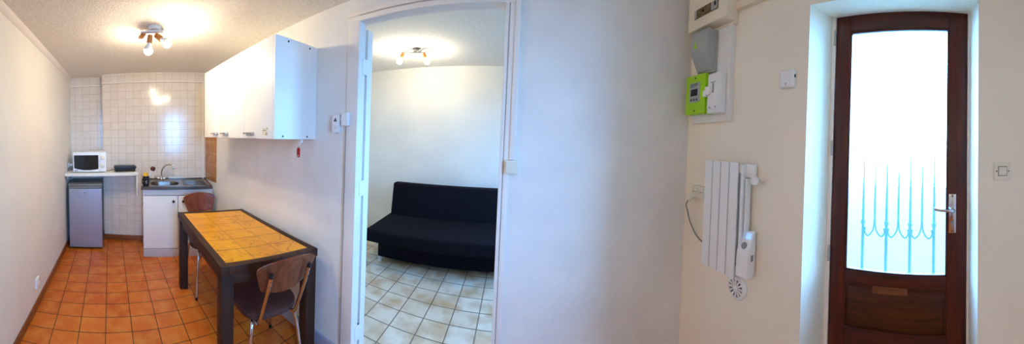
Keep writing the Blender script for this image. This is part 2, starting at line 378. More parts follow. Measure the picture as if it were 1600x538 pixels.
def field(z0, z1, name):
    pm = MB().box(GL, GR, 0.012, 0.03, z0, z1)
    i = 0.012; j = 0.034
    pm.hexa([(GL+i, 0.012, z0+i), (GR-i, 0.012, z0+i), (GR-i, 0.012, z1-i), (GL+i, 0.012, z1-i)],
            [(GL+j, 0.004, z0+j), (GR-j, 0.004, z0+j), (GR-j, 0.004, z1-j), (GL+j, 0.004, z1-j)])
    o = pm.build(name, M['door_panel'], d1)
    mm = MB()
    for (a0, a1, b0, b1) in ((GL, GR, z0, z0+0.009), (GL, GR, z1-0.009, z1), (GL, GL+0.009, z0, z1), (GR-0.009, GR, z0, z1)):
        mm.box(a0, a1, 0.001, 0.014, b0, b1, 0.002)
    mm.build('panel_moulding', M['door_wood_h'], o)
field(0.655, 0.868, 'door_panel'); field(0.16, 0.500, 'door_panel')
MB().box(-0.258, -0.088, -0.004, 0.004, 0.846, 0.880, 0.002).build('wood_patch', M['patch_wood'], d1, label='paler strip of wood mended onto the panel')
gp = MB().box(GL-0.004, GR+0.004, 0.018, 0.023, GB-0.004, GT+0.004).build('glass_pane', M['glass'], d1)
bd = MB()
for (a0, a1, b0, b1) in ((GL, GR, GB, GB+0.008), (GL, GR, GT-0.008, GT), (GL, GL+0.008, GB, GT), (GR-0.008, GR, GB, GT)):
    bd.box(a0, a1, 0.004, 0.017, b0, b1, 0.002)
bd.build('glazing_bead', M['door_wood'], d1)
for z in (2.128, 1.543, 1.005):
    MB().cyl((UL-0.004, -0.010, z-0.035), (UL-0.004, -0.010, z+0.035), 0.007, n=12).cyl((UL-0.004, -0.010, z+0.035), (UL-0.004, -0.010, z+0.045), 0.005, 0.003, n=12).build('hinge', M['zinc'], d1)
hp = MB().box(0.105, 0.141, -0.006, 0, 1.146, 1.332, 0.002).build('handle_plate', M['chrome'], d1, label='chrome lever plate')
MB().cyl((0.124, -0.006, 1.259), (0.124, -0.045, 1.259), 0.010).lathe([(0.014, 0), (0.014, 0.006), (0.010, 0.008)], (0.124, -0.006, 1.259), (0, -1, 0)).tube([(0.124, -0.045, 1.259), (0.10, -0.050, 1.260), (0.06, -0.050, 1.264), (0.036, -0.046, 1.268)], 0.0075).build('lever', M['chrome'], hp)
MB().cyl((0.124, -0.006, 1.195), (0.124, -0.012, 1.195), 0.008).box(0.1205, 0.1275, -0.010, -0.005, 1.168, 1.190, 0.002).build('lock_cylinder', M['grey_mid'], hp)
for z in (1.155, 1.322):
    MB().cyl((0.123, -0.006, z), (0.123, -0.008, z), 0.004, n=12).build('screw', M['grey_dark'], hp)

# street side: iron grille, paving, house front over the way
g = thing('iron_grille', 'iron grille of bars and curls behind the entrance door glass, bars tapered upwards to imitate glare', 'grille', LD, RD)
gy = 0.11
MB().box(-0.50, 0.19, gy-0.012, gy+0.012, 0.880, 0.905, 0.002).build('rail', M['iron'], g)
for k, u in enumerate((-0.341, -0.213, -0.087, 0.038)):  # bars thin out upwards: the shape stands in for glare hiding their tops
    MB().cyl((u, gy, 0.905), (u, gy, 1.16), 0.0085, n=12).cyl((u, gy, 1.16), (u, gy, 1.60), 0.0085, 0.0012, n=12).lathe([(0, 0), (0.011, 0.006), (0.013, 0.016), (0.011, 0.026), (0, 0.032)], (u, gy, 1.14), n=12).build('bar', M['iron'], g)
for u in (-0.277, -0.150, -0.025):  # short bars tapered the same way to imitate the glare
    MB().cyl((u, gy, 1.19), (u, gy, 1.26), 0.0062, 0.0062, n=12).cyl((u, gy, 1.26), (u, gy, 1.56), 0.0062, 0.0010, n=12).tube([(u, gy, 1.19), (u+0.008, gy, 1.12), (u+0.035, gy, 1.085), (u+0.054, gy, 1.105), (u+0.05, gy, 1.13)], 0.0045).tube([(u, gy, 1.19), (u-0.008, gy, 1.12), (u-0.035, gy, 1.085), (u-0.054, gy, 1.105), (u-0.05, gy, 1.13)], 0.0045).build('short_bar', M['iron'], g)
struct(MB().box(1.46, 14, -8, 8, -0.2, -0.02).build('ground', M['paving'], smooth=False))

# ------------------------------------------------------------------ kitchen end
# refrigerator
f = thing('refrigerator', 'small silver-grey undercounter fridge below the left end of the shelf', 'fridge', (-3.305, -0.335, 0), PI/2)
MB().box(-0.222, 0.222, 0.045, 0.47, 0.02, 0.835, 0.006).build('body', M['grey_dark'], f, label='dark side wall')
dd = MB().box(-0.218, 0.218, 0.0, 0.042, 0.03, 0.812, 0.010, 3).build('door', M['silver'], f)
MB().box(-0.218, 0.218, 0.004, 0.042, 0.816, 0.842, 0.006).build('door_cap', M['fridge_top'], dd)
MB().box(-0.022, 0.020, -0.0015, 0.001, 0.752, 0.760).build('badge', M['grey_dark'], dd)
MB().box(-0.224, 0.224, 0.0, 0.47, 0.846, 0.872, 0.007).build('top_panel', M['fridge_top'], f)
for sx in (-0.19, 0.19):
    MB().cyl((sx, 0.09, 0), (sx, 0.09, 0.03), 0.016, n=16).build('foot', M['black'], f)
    MB().cyl((sx, 0.42, 0), (sx, 0.42, 0.03), 0.016, n=16).build('foot', M['black'], f)
# shelf
sh = thing('wall_shelf', 'long white shelf board along the tiled back wall', 'shelf', (0, 0, 0))
MB().prism([(-3.30, -0.598), (-3.30, 0.362), (-3.571, 0.362), (-3.669, -0.104), (-3.818, -0.104), (-3.818, -0.582)], 'z', 0.974, 1.012, 0.003).build('board', M['shelf'], sh)
MB().box(-3.56, -3.33, 0.338, 0.354, 0.70, 0.974, 0.002).build('bracket', M['shelf'], sh)
MB().box(-3.80, -3.40, -0.585, -0.569, 0.93, 0.974, 0.002).build('bracket', M['shelf'], sh)
# microwave
mw = thing('microwave_oven', 'white microwave with black window standing on the shelf', 'microwave', (-3.37, -0.275, 1.012), PI/2)
bm_ = MB().box(-0.222, 0.222, 0.012, 0.33, 0.010, 0.275, 0.006)
bm_.build('body', M['plastic'], mw)
dr = MB().box(-0.222, 0.128, 0.0, 0.013, 0.012, 0.273, 0.004).build('door', M['plastic'], mw)
wp = [(-0.206, 0.062), (-0.15, 0.046), (-0.08, 0.036), (0.0, 0.034), (0.07, 0.040), (0.118, 0.050), (0.118, 0.233), (-0.206, 0.233)]
MB().prism([(x, z) for x, z in wp], 'y', -0.003, 0.004).build('window', M['glass_black'], dr)
MB().box(-0.200, -0.170, -0.0015, 0.001, 0.026, 0.034).box(-0.166, -0.156, -0.0015, 0.001, 0.026, 0.034).build('badge', M['grey_dark'], dr)
cp = MB().box(0.131, 0.222, 0.0, 0.013, 0.012, 0.273, 0.004).build('control_panel', M['plastic'], mw)
for z in (0.196, 0.092):
    MB().lathe([(0.030, 0), (0.030, 0.004), (0.024, 0.006), (0.022, 0.018), (0.018, 0.021), (0, 0.021)], (0.172, 0, z), (0, -1, 0)).box(0.169, 0.175, -0.026, -0.018, z-0.02, z+0.02, 0.002).build('knob', M['grey_mid'] if False else M['ivory'], cp)
for sx in (-0.19, 0.19):
    for sy in (0.04, 0.29): MB().cyl((sx, sy, 0), (sx, sy, 0.012), 0.012, n=12).build('foot', M['black'], mw)
# black flat box with a cord
hb = thing('hotplate', 'flat black lidded box on the shelf right of the microwave', 'hotplate', (-3.40, 0.198, 1.012), PI/2)
MB().hexa([(-0.132, 0.0, 0.006), (0.132, 0.0, 0.006), (0.132, 0.165, 0.006), (-0.132, 0.165, 0.006)], [(-0.142, -0.008, 0.05), (0.142, -0.008, 0.05), (0.142, 0.17, 0.05), (-0.142, 0.17, 0.05)], 0.006).build('body', M['black'], hb)
MB().box(-0.15, 0.15, -0.012, 0.172, 0.05, 0.072, 0.006).box(-0.13, 0.13, 0.006, 0.155, 0.071, 0.078, 0.003).build('lid', M['black'], hb)
for sx in (-0.11, 0.11): MB().cyl((sx, 0.02, 0), (sx, 0.02, 0.008), 0.012, n=12).build('foot', M['black'], hb)
MB().tube([(-0.13, 0.10, 0.03), (-0.19, 0.105, 0.012), (-0.24, 0.10, 0.005), (-0.29, 0.12, 0.005), (-0.33, 0.19, 0.005)], 0.0035).build('cord', M['black'], hb)
# socket and plug on the left wall beside the microwave
sk = thing('wall_socket', 'white wall socket with a plug and black lead beside the microwave', 'socket', LL, RL)
uu = 3.565
MB().box(uu-0.035, uu+0.035, -0.020, 0, 1.06, 1.13, 0.004).build('plate', M['plastic'], sk)
MB().box(uu-0.016, uu+0.016, -0.062, -0.020, 1.078, 1.112, 0.006).build('plug', M['plastic'], sk)
MB().tube([(uu, -0.060, 1.082), (uu, -0.064, 1.050), (uu+0.01, -0.05, 1.022), (uu+0.06, -0.03, 1.018), (uu+0.12, -0.03, 1.018)], 0.004).build('cord', M['black'], sk)
# low socket on the left wall
sk = thing('wall_socket', 'small white wall socket low on the long left wall above the skirting', 'socket', LL, RL)
uu = 2.075
MB().box(uu-0.040, uu+0.040, -0.018, 0, 0.185, 0.265, 0.004).build('plate', M['plastic'], sk)
MB().lathe([(0.024, 0), (0.024, 0.004), (0.020, 0.004), (0.019, 0.001), (0, 0.001)], (uu, -0.018, 0.225), (0, -1, 0)).build('outlet', M['plastic'], sk)

# sink cabinet
sc = thing('sink_cabinet', 'white two-door kitchen base cabinet under the steel sink', 'cabinet', LB, RB)
CL, CR, CF = -0.250, 0.598, -0.489
MB().box(CL, CL+0.018, CF+0.02, -0.01, 0, 0.845, 0.001).build('side_panel', M['laminate'], sc)
MB().box(CR-0.018, CR, CF+0.02, -0.01, 0, 0.845, 0.001).build('side_panel', M['laminate'], sc)
MB().box(CL+0.018, CR-0.018, CF+0.022, -0.02, 0.10, 0.118).box(CL+0.018, CR-0.018, -0.03, -0.015, 0.10, 0.845).build('carcass', M['laminate'], sc)
MB().box(CL, CR, CF, CF+0.02, 0.766, 0.845, 0.002).build('fascia', M['laminate'], sc)
MB().box(CL, CR, CF+0.004, CF+0.02, 0.0, 0.104, 0.002).build('kickboard', M['kick'], sc, label='grey kickboard')
for (a, b_, ku) in ((CL+0.002, 0.174, 0.122), (0.180, CR-0.002, 0.242)):
    dr = MB().box(a, b_, CF-0.002, CF+0.018, 0.110, 0.760, 0.003).build('door', M['laminate'], sc)
    MB().lathe([(0.008, 0), (0.008, 0.008), (0.016, 0.014), (0.017, 0.020), (0.012, 0.026), (0, 0.027)], (ku, CF-0.002, 0.694), (0, -1, 0)).build('knob', M['black'], dr, label='round black knob')
for z in (0.20, 0.66): MB().cyl((CL-0.003, CF+0.012, z-0.025), (CL-0.003, CF+0.012, z+0.025), 0.005, n=10).build('hinge', M['zinc'], sc)
# steel worktop with pressed bowl and drainer
def rrect(x0, x1, y0, y1, r, n=8):
    pts = []
    for (cx, cy, a0) in ((x1-r, y1-r, 0), (x0+r, y1-r, PI/2), (x0+r, y0+r, PI), (x1-r, y0+r, 1.5*PI)):
        for k in range(n+1):
            a = a0 + PI/2*k/n; pts.append((cx+r*math.cos(a), cy+r*math.sin(a)))
    return pts
ws = thing('sink_worktop', 'stainless steel sink top with bowl and ribbed drainer on the white cabinet', 'sink', LB, RB)
b = bmesh.new()
WL, WR, WF, WBk, WT = -0.268, 0.594, -0.548, -0.006, 0.884
outer = [(WL, WF), (WR, WF), (WR, WBk), (WL, WBk)]
bowl = rrect(-0.165, 0.195, -0.470, -0.175, 0.11)
drain = rrect(0.245, 0.565, -0.480, -0.120, 0.03)
def loop(pts, z):
    vs = [b.verts.new((x, y, z)) for x, y in pts]
    return vs, [b.edges.new((vs[i], vs[(i+1) % len(vs)])) for i in range(len(vs))]
ov, oe = loop(outer, WT); iv, ie = loop(bowl, WT); dv_, de = loop(drain, WT)
bmesh.ops.triangle_fill(b, edges=oe+ie+de, use_beauty=True)
def sink_down(vs, steps, cx, cy):
    prev = vs
    for sc_, z in steps:
        cur = [b.verts.new((cx+(v.co.x-cx)*sc_, cy+(v.co.y-cy)*sc_, z)) for v in vs]
        for i in range(len(vs)):
            j = (i+1) % len(vs); b.faces.new((prev[i], prev[j], cur[j], cur[i]))
        prev = cur
    b.faces.new(prev)
sink_down(iv, [(0.985, WT-0.006), (0.95, WT-0.03), (0.91, WT-0.11), (0.80, WT-0.135), (0.15, WT-0.140)], 0.015, -0.322)
sink_down(dv_, [(0.985, WT-0.003), (0.96, WT-0.005)], 0.405, -0.30)
lo = [b.verts.new((x, y, WT-0.038)) for x, y in outer]
for i in range(4): b.faces.new((ov[i], ov[(i+1) % 4], lo[(i+1) % 4], lo[i]))
bmesh.ops.recalc_face_normals(b, faces=b.faces)
k = MB(); k._merge(b); k.build('basin_top', M['steel'], ws)
k = MB()
for i in range(9):
    y = -0.44+0.036*i; k.box(0.275, 0.535, y-0.005, y+0.005, WT-0.006, WT-0.001, 0.002)
k.build('drainer_ribs', M['steel'], ws)
MB().box(WL, WR, -0.012, -0.002, WT, WT+0.014, 0.002).build('upstand', M['steel'], ws)
MB().lathe([(0.035, 0), (0.035, 0.003), (0.022, 0.004), (0.016, 0.001), (0, 0.001)], (0.015, -0.322, WT-0.140)).build('drain', M['chrome'], ws)
# faucet
fc = thing('faucet', 'chrome swan-neck mixer tap standing behind the sink bowl', 'tap', (LB[0]+math.cos(RB)*(-0.025)-math.sin(RB)*(-0.11), LB[1]+math.sin(RB)*(-0.025)+math.cos(RB)*(-0.11), WT), RB)
MB().lathe([(0.030, 0), (0.030, 0.006), (0.020, 0.012), (0.018, 0.055), (0.014, 0.062), (0, 0.064)], (0, 0, 0)).cyl((-0.06, 0, 0.030), (0.06, 0, 0.030), 0.013).build('body', M['chrome'], fc)
MB().tube([(0, 0, 0.055), (0.002, -0.004, 0.12), (0.025, -0.018, 0.175), (0.065, -0.04, 0.212), (0.115, -0.068, 0.222), (0.150, -0.088, 0.205), (0.160, -0.094, 0.172)], 0.0095).cyl((0.160, -0.094, 0.182), (0.162, -0.095, 0.160), 0.0125).build('spout', M['chrome'], fc)
for sx in (-1, 1):
    hm = MB().cyl((sx*0.058, 0, 0.030), (sx*0.085, -0.004, 0.040), 0.016, 0.019)
    hm.tube([(sx*0.08, -0.026, 0.036), (sx*0.086, 0.0, 0.041), (sx*0.08, 0.024, 0.046)], 0.007, smooth=3).tube([(sx*0.083, -0.002, 0.016), (sx*0.085, 0.0, 0.041), (sx*0.08, 0.002, 0.066)], 0.007, smooth=3)
    hm.build('handle', M['chrome'], fc)
# mug, sponge, brush
ux, uy = -3.075, 0.432
mg = thing('mug', 'black mug standing on the left front corner of the steel sink', 'mug', (ux, uy, WT))
MB().lathe([(0.036, 0), (0.039, 0.004), (0.041, 0.118), (0.039, 0.120), (0.036, 0.116), (0.034, 0.008), (0, 0.006)]).build('cup', M['black'], mg)
MB().tube([(0.03, -0.028, 0.098), (0.045, -0.048, 0.092), (0.05, -0.056, 0.062), (0.045, -0.046, 0.034), (0.03, -0.028, 0.028)], 0.0055).build('handle', M['black'], mg)
MB().box(0.037, 0.0425, -0.012, -0.004, 0.05, 0.058).box(0.038, 0.0425, 0.0, 0.012, 0.062, 0.066).box(0.038, 0.0425, -0.004, 0.010, 0.038, 0.042).build('print', M['ivory'], mg)
sp = MB().box(-0.026, 0.026, -0.022, 0.014, 0.012, 0.160, 0.005).build('sponge', M['yellow']); tag(sp, 'yellow sponge standing upright in the black mug', 'sponge'); place(sp, (ux, uy, WT), 0.9)
bs = thing('dish_brush', 'dish brush with pale handle and dark red bristle head leaning in the mug', 'brush', (ux, uy, WT))
MB().tube([(-0.008, -0.004, 0.012), (0.0, 0.030, 0.10), (0.004, 0.052, 0.16), (0.006, 0.070, 0.215)], 0.006).build('handle', M['plastic'], bs)
MB().lathe([(0.012, 0), (0.026, 0.006), (0.028, 0.040), (0.020, 0.046), (0, 0.047)], (0.006, 0.068, 0.21), (0.75, 0.55, -0.1)).build('head', M['brush_red'], bs, label='dark red bristle head')

# wall cabinet
wc = thing('wall_cabinet', 'long white three-door wall cabinet hung above the table', 'cabinet', (0, 0, 0))
X0, X1, Y0, Z0, Z1 = -2.45, -1.276, 0.951, 1.478, 2.122
MB().box(X1-0.018, X1, Y0+0.001, YR-0.001, Z0, Z1, 0.002).build('side_panel', M['laminate'], wc)
MB().box(X0, X0+0.018, Y0+0.021, YR-0.001, Z0, Z1, 0.002).build('side_panel', M['laminate'], wc)
MB().box(X0+0.018, X1-0.018, Y0+0.021, YR-0.001, Z0, Z0+0.018).box(X0+0.018, X1-0.018, Y0+0.021, YR-0.001, Z1-0.018, Z1).box(X0+0.018, X1-0.018, YR-0.012, YR-0.001, Z0+0.018, Z1-0.018).build('carcass', M['laminate'], wc)
for (a, b_, hx) in ((X0, -2.087, -2.169), (-2.083, -1.652, -1.963), (-1.648, X1-0.019, -1.561)):
    dr = MB().box(a, b_, Y0, Y0+0.019, Z0, Z1, 0.002).build('door', M['laminate'], wc)
    MB().tube([(hx-0.052, Y0, Z0+0.036), (hx-0.052, Y0-0.020, Z0+0.036), (hx-0.045, Y0-0.026, Z0+0.036), (hx+0.045, Y0-0.026, Z0+0.036), (hx+0.052, Y0-0.020, Z0+0.036), (hx+0.052, Y0, Z0+0.036)], 0.0055, smooth=3).box(hx-0.055, hx+0.055, Y0-0.004, Y0, Z0+0.018, Z0+0.044, 0.002).build('handle', M['chrome'], dr)
stk = MB().box(-1.405, -1.345, Y0-0.001, Y0, Z0+0.022, Z0+0.072).build('sticker', M['sticker'], dr)
MB().box(-1.400, -1.36, Y0-0.0016, Y0-0.0008, Z0+0.052, Z0+0.058).box(-1.352, -1.346, Y0-0.0016, Y0-0.0008, Z0+0.062, Z0+0.074).prism([(-1.368, Z0+0.024), (-1.348, Z0+0.024), (-1.360, Z0+0.046)], 'y', Y0-0.0016, Y0-0.0008).build('sticker_print', M['grey_mid'], stk)
for (y, z) in ((1.055, Z1-0.022), (1.245, Z1-0.022), (1.02, Z0+0.018), (1.235, Z0+0.018)):
    MB().cyl((X1, y, z), (X1+0.003, y, z), 0.006, n=12).build('screw', M['black'], wc, label='black screw head')
# key tag under the cabinet
kt = thing('key_tag', 'small red key tag hanging from a hook below the wall cabinet', 'key tag', (-1.335, 1.215, 0))
MB().box(-0.012, 0.020, 0.0, 0.022, 1.452, 1.477, 0.004).tube([(0.008, 0.010, 1.455), (0.008, 0.004, 1.440), (0.004, -0.004, 1.434), (0.0, -0.010, 1.440)], 0.003).build('hook', M['plastic'], kt)
MB().tube([(0.0, -0.002, 1.436), (0.010, -0.003, 1.428), (0.003, -0.003, 1.416), (-0.009, -0.003, 1.422), (-0.002, -0.002, 1.436)], 0.0018).build('ring', M['chrome'], kt)
MB().prism([(-0.014, 1.405), (-0.008, 1.417), (0.008, 1.417), (0.014, 1.405), (0.014, 1.360), (0.007, 1.350), (-0.007, 1.350), (-0.014, 1.360)], 'y', -0.007, 0.0, 0.001).build('tag', M['red'], kt)
MB().cyl((0, -0.008, 1.362), (0, 0.001, 1.362), 0.005, n=16).build('eyelet', M['ivory'], kt)

# door alarm
al = thing('door_alarm', 'white two-piece door alarm beside the bedroom doorway', 'alarm', (0, YR, 0))
MB().box(-1.100, -1.042, -0.030, 0, 1.527, 1.645, 0.004).build('sensor', M['plastic'], al)
MB().box(-1.020, -0.966, -0.036, -0.010, 1.572, 1.656, 0.004).build('magnet', M['plastic'], al)
MB().prism([(-1.087, 1.600), (-1.057, 1.600), (-1.072, 1.626)], 'y', -0.0308, -0.029).build('warning_mark', M['grey_dark'], al, label='dark triangle printed on the sensor')
MB().lathe([(0.010, 0), (0.010, 0.0015), (0.008, 0.002), (0, 0.002)], (-1.070, -0.030, 1.560), (0, -1, 0)).build('button', M['ivory'], al)
MB().box(-1.040, -1.022, -0.020, -0.010, 1.60, 1.635, 0.002).build('link', M['plastic'], al)
cb = MB().tube([(-0.998, YR-0.012, 1.57), (-0.998, YR-0.012, 1.2), (-0.999, YR-0.012, 0.7), (-1.0, YR-0.0125, 0.0)], 0.0024, smooth=4).build('alarm_cable', M['grey_mid']); tag(cb, 'thin cable running down the left casing below the door alarm', 'cable')

# ------------------------------------------------------------------ dining table (slightly out of square)
TC = Vector((-1.785, 0.952)); E1 = Vector((0.135, 0.645)); E2 = Vector((1.105, -0.044))
def T(a, b_, z): # a along the length, b across, both -0.5..0.5
    p = E2*a + E1*b_; return (p.x, p.y, z)
tb = thing('dining_table', 'dark wooden dining table topped with ochre tiles along the right wall', 'table', (TC.x, TC.y, 0))
TZ = 0.74
def tbox(mb, a0, a1, b0, b1, z0, z1, bev=0.004):
    return mb.hexa([T(a0, b0, z0), T(a1, b0, z0), T(a1, b1, z0), T(a0, b1, z0)], [T(a0, b0, z1), T(a1, b0, z1), T(a1, b1, z1), T(a0, b1, z1)], bev)
ba, bb = 0.042, 0.070
tf = MB()
tbox(tf, -0.5, 0.5, -0.5, -0.5+bb, TZ-0.055, TZ); tbox(tf, -0.5, 0.5, 0.5-bb, 0.5, TZ-0.055, TZ)
tbox(tf, -0.5, -0.5+ba, -0.5+bb, 0.5-bb, TZ-0.055, TZ); tbox(tf, 0.5-ba, 0.5, -0.5+bb, 0.5-bb, TZ-0.055, TZ)
tf.build('top_frame', M['table_wood'], tb)
t0 = MB(); tbox(t0, -0.5+ba, 0.5-ba, -0.5+bb, 0.5-bb, TZ-0.03, TZ-0.002, 0)
tt = t0.build('tile_top', M['top_tile'], tb, smooth=False)
uvl = tt.data.uv_layers.new(name='UVMap')
den = E2.x*E1.y - E2.y*E1.x
for lp in tt.data.loops:
    co = tt.data.vertices[lp.vertex_index].co
    a = (co.x*E1.y - co.y*E1.x)/den; b_ = (E2.x*co.y - E2.y*co.x)/den
    uvl.data[lp.index].uv = ((a+0.5-ba)/(1-2*ba), (b_+0.5-bb)/(1-2*bb))
ap = MB()
tbox(ap, -0.455, 0.455, -0.475, -0.445, TZ-0.115, TZ-0.055, 0.002); tbox(ap, -0.455, 0.455, 0.445, 0.475, TZ-0.115, TZ-0.055, 0.002)
tbox(ap, -0.485, -0.468, -0.42, 0.42, TZ-0.115, TZ-0.055, 0.002); tbox(ap, 0.468, 0.485, -0.42, 0.42, TZ-0.115, TZ-0.055, 0.002)
ap.build('apron', M['table_wood'], tb)
for a in (-1, 1):
    for b_ in (-1, 1):
        lg = MB(); aa = sorted((a*0.495, a*(0.495-0.066))); bb_ = sorted((b_*0.49, b_*(0.49-0.112)))
        tbox(lg, aa[0], aa[1], bb_[0], bb_[1], 0, TZ-0.056, 0.004); lg.build('leg', M['table_leg'], tb)

# ------------------------------------------------------------------ chairs (local +x is the way the sitter faces)
def make_chair(label, loc, rot):
    ch = thing('dining_chair', label, 'chair', loc, rot, None)
    # seat pad: rounded plan, slightly domed
    pts = []
    for k in range(40):
        a = 2*PI*k/40; cx, sy = math.cos(a), math.sin(a)
        rx = 0.20*abs(cx)**0.65*(1 if cx > 0 else -1); ry = (0.205 if cx > 0 else 0.19)*abs(sy)**0.65*(1 if sy > 0 else -1)
        pts.append((rx, ry))
    b = bmesh.new(); prev = None
    for sc_, z in ((0.90, 0.430), (0.985, 0.434), (1.0, 0.447), (0.985, 0.462), (0.92, 0.470), (0.6, 0.474)):
        cur = [b.verts.new((x*sc_, y*sc_, z)) for x, y in pts]
        if prev:
            for i in range(40): b.faces.new((prev[i], prev[(i+1) % 40], cur[(i+1) % 40], cur[i]))
        else: b.faces.new(cur[::-1])
        prev = cur
    b.faces.new(prev)
    k = MB(); k._merge(b); k.build('seat', M['chair_seat'], ch)
    # curved shell back, wide shoulders, narrower waist
    g_ = []
    for i in range(15):
        t = i/14; z = 0.640+0.195*t
        w = 0.134+0.050*min(1, t*1.35) - (0.045*max(0, (t-0.82)/0.18)**2) - (0.040*max(0, (0.16-t)/0.16)**2)
        row = []
        for j in range(17):
            s_ = -1+2*j/16
            crown = 0.014*(1-s_*s_)*t
            row.append((-0.262-0.068*t - 0.028*(1-s_*s_), w*s_, z+crown))
        g_.append(row)
    MB().sheet(g_, 0.013).build('backrest', M['chair_wood'], ch)
    for s_ in (-1, 1):
        y = s_*0.118
        pm = MB().tube([(-0.348, y, 0.775), (-0.325, y, 0.71), (-0.295, y, 0.635), (-0.250, y, 0.53), (-0.212, y, 0.445), (-0.170, y, 0.420), (-0.06, y, 0.420)], 0.0115)
        po = pm.build('back_post', M['chrome'], ch)
        MB().cyl((-0.3470, y, 0.770), (-0.3555, y, 0.796), 0.0128, 0.0105, bev=0.003).build('post_cap', M['black'], po)
        for z in (0.748, 0.716): MB().cyl((-0.348+0.35*(0.775-z), y, z), (-0.361+0.35*(0.775-z), y, z), 0.0045, n=10).build('bolt', M['grey_dark'], po)
        # rear and front leg
        rl = MB().tube([(-0.05, s_*0.10, 0.418), (-0.12, s_*0.125, 0.416), (-0.165, s_*0.145, 0.385), (-0.185, s_*0.165, 0.25), (-0.205, s_*0.185, 0.022)], 0.0115).build('leg', M['chrome'], ch)
        MB().cyl((-0.2045, s_*0.1845, 0.030), (-0.206, s_*0.186, 0.0), 0.0135, 0.012).build('foot_cap', M['black'], rl)
        fl = MB().tube([(-0.02, s_*0.10, 0.418), (0.10, s_*0.125, 0.416), (0.165, s_*0.145, 0.385), (0.20, s_*0.165, 0.25), (0.235, s_*0.185, 0.022)], 0.0115).build('leg', M['chrome'], ch)
        MB().cyl((0.2345, s_*0.1845, 0.030), (0.236, s_*0.186, 0.0), 0.0135, 0.012).build('foot_cap', M['black'], fl)
    MB().box(-0.09, 0.05, -0.13, 0.13, 0.418, 0.432, 0.003).build('seat_plate', M['grey_dark'], ch)
    return ch
c1 = make_chair('brown-backed chrome chair at the near end of the table, nearest the doorway', (-1.35, 0.93, 0), PI-math.radians(9))
dup(c1, (-2.35, 0.95, 0), math.radians(-4), 'brown-backed chrome chair behind the far end of the table, by the sink cabinet')

# ------------------------------------------------------------------ sofa
sf = thing('sofa_bed', 'black armless fabric sofa bed against the far bedroom wall', 'sofa', (-1.60, 2.53, 0), math.radians(5.0))
SL = 1.92
st = MB().box(0, SL, 0, 0.80, 0.275, 0.425, 0.035, 4).build('seat', M['sofa'], sf)
MB().hexa([(0.03, 0.70, 0.36), (SL-0.03, 0.70, 0.36), (SL-0.03, 0.86, 0.36), (0.03, 0.86, 0.36)], [(0.03, 0.79, 0.865), (SL-0.03, 0.79, 0.865), (SL-0.03, 0.93, 0.865), (0.03, 0.93, 0.865)], 0.035, 4).build('backrest', M['sofa'], sf)
MB().box(0.11, SL-0.11, 0.14, 0.78, 0.066, 0.285, 0.012, 3).build('storage_base', M['sofa'], sf)
for x in (0.135, SL-0.135):
    for y in (0.155, 0.72):
        MB().cyl((x, y, 0), (x, y, 0.068), 0.024, 0.027, bev=0.003).build('leg', M['alu'], sf, label='short chrome leg')

# ------------------------------------------------------------------ ceiling lamps
def bulb_obj(name, origin, direction, r, m, parent, reflector):
    L = r*1.05
    bo = MB().lathe([(0, 0.0), (r*0.42, 0.0), (r*0.45, r*0.4), (r*0.80, r*1.0), (r*1.0, r*1.5), (r*0.98, r*1.75)] if reflector else [(0, 0.0), (r*0.45, 0), (r*0.48, r*0.35)], origin, direction).build('bulb_base', M['plastic'], parent)
    prof = [(r*0.97, r*1.75), (r*0.88, r*2.15), (r*0.6, r*2.5), (r*0.25, r*2.66), (0, r*2.7)] if reflector else [(r*0.48, r*0.35), (r*0.75, r*0.7), (r*1.0, r*1.25), (r*1.02, r*1.65), (r*0.85, r*2.1), (r*0.5, r*2.4), (0, r*2.5)]
    MB().lathe(prof, origin, direction).build(name, m, bo, label='glowing bulb')
kl = thing('ceiling_spotlight', 'white spot lamp with wooden sockets on the kitchen ceiling', 'ceiling lamp', (-2.07, 0.37, H))
MB().lathe([(0, 0), (0.055, 0), (0.055, -0.014), (0.048, -0.024), (0, -0.026)]).build('base_plate', M['plastic'], kl)
MB().hexa([(-0.02, -0.12, -0.050), (0.02, -0.12, -0.050), (0.02, 0.09, -0.030), (-0.02, 0.09, -0.030)], [(-0.02, -0.12, -0.040), (0.02, -0.12, -0.040), (0.02, 0.09, -0.020), (-0.02, 0.09, -0.020)], 0.003).build('arm', M['plastic'], kl)
MB().box(-0.006, 0.006, 0.058, 0.070, -0.035, 0.0, 0.002).build('bracket', M['chrome'], kl)
def spot(p, dv, r, m, parent, refl=True):
    p = Vector(p); dv = Vector(dv).normalized()
    so = MB().cyl(p, p+dv*0.062, 0.021, 0.023, bev=0.003).build('socket', M['lamp_wood'], parent)
    bulb_obj('bulb', p+dv*0.058, dv, r, m, so, refl)
spot((0.0, -0.035, -0.062), (-0.10, -0.12, -1.0), 0.036, M['bulb'], kl)
spot((0.02, 0.006, -0.066), (0.45, 0.74, -0.70), 0.036, M['bulb'], kl)
spot((-0.01, -0.085, -0.046), (-0.97, -0.20, -0.03), 0.024, M['bulb'], kl)

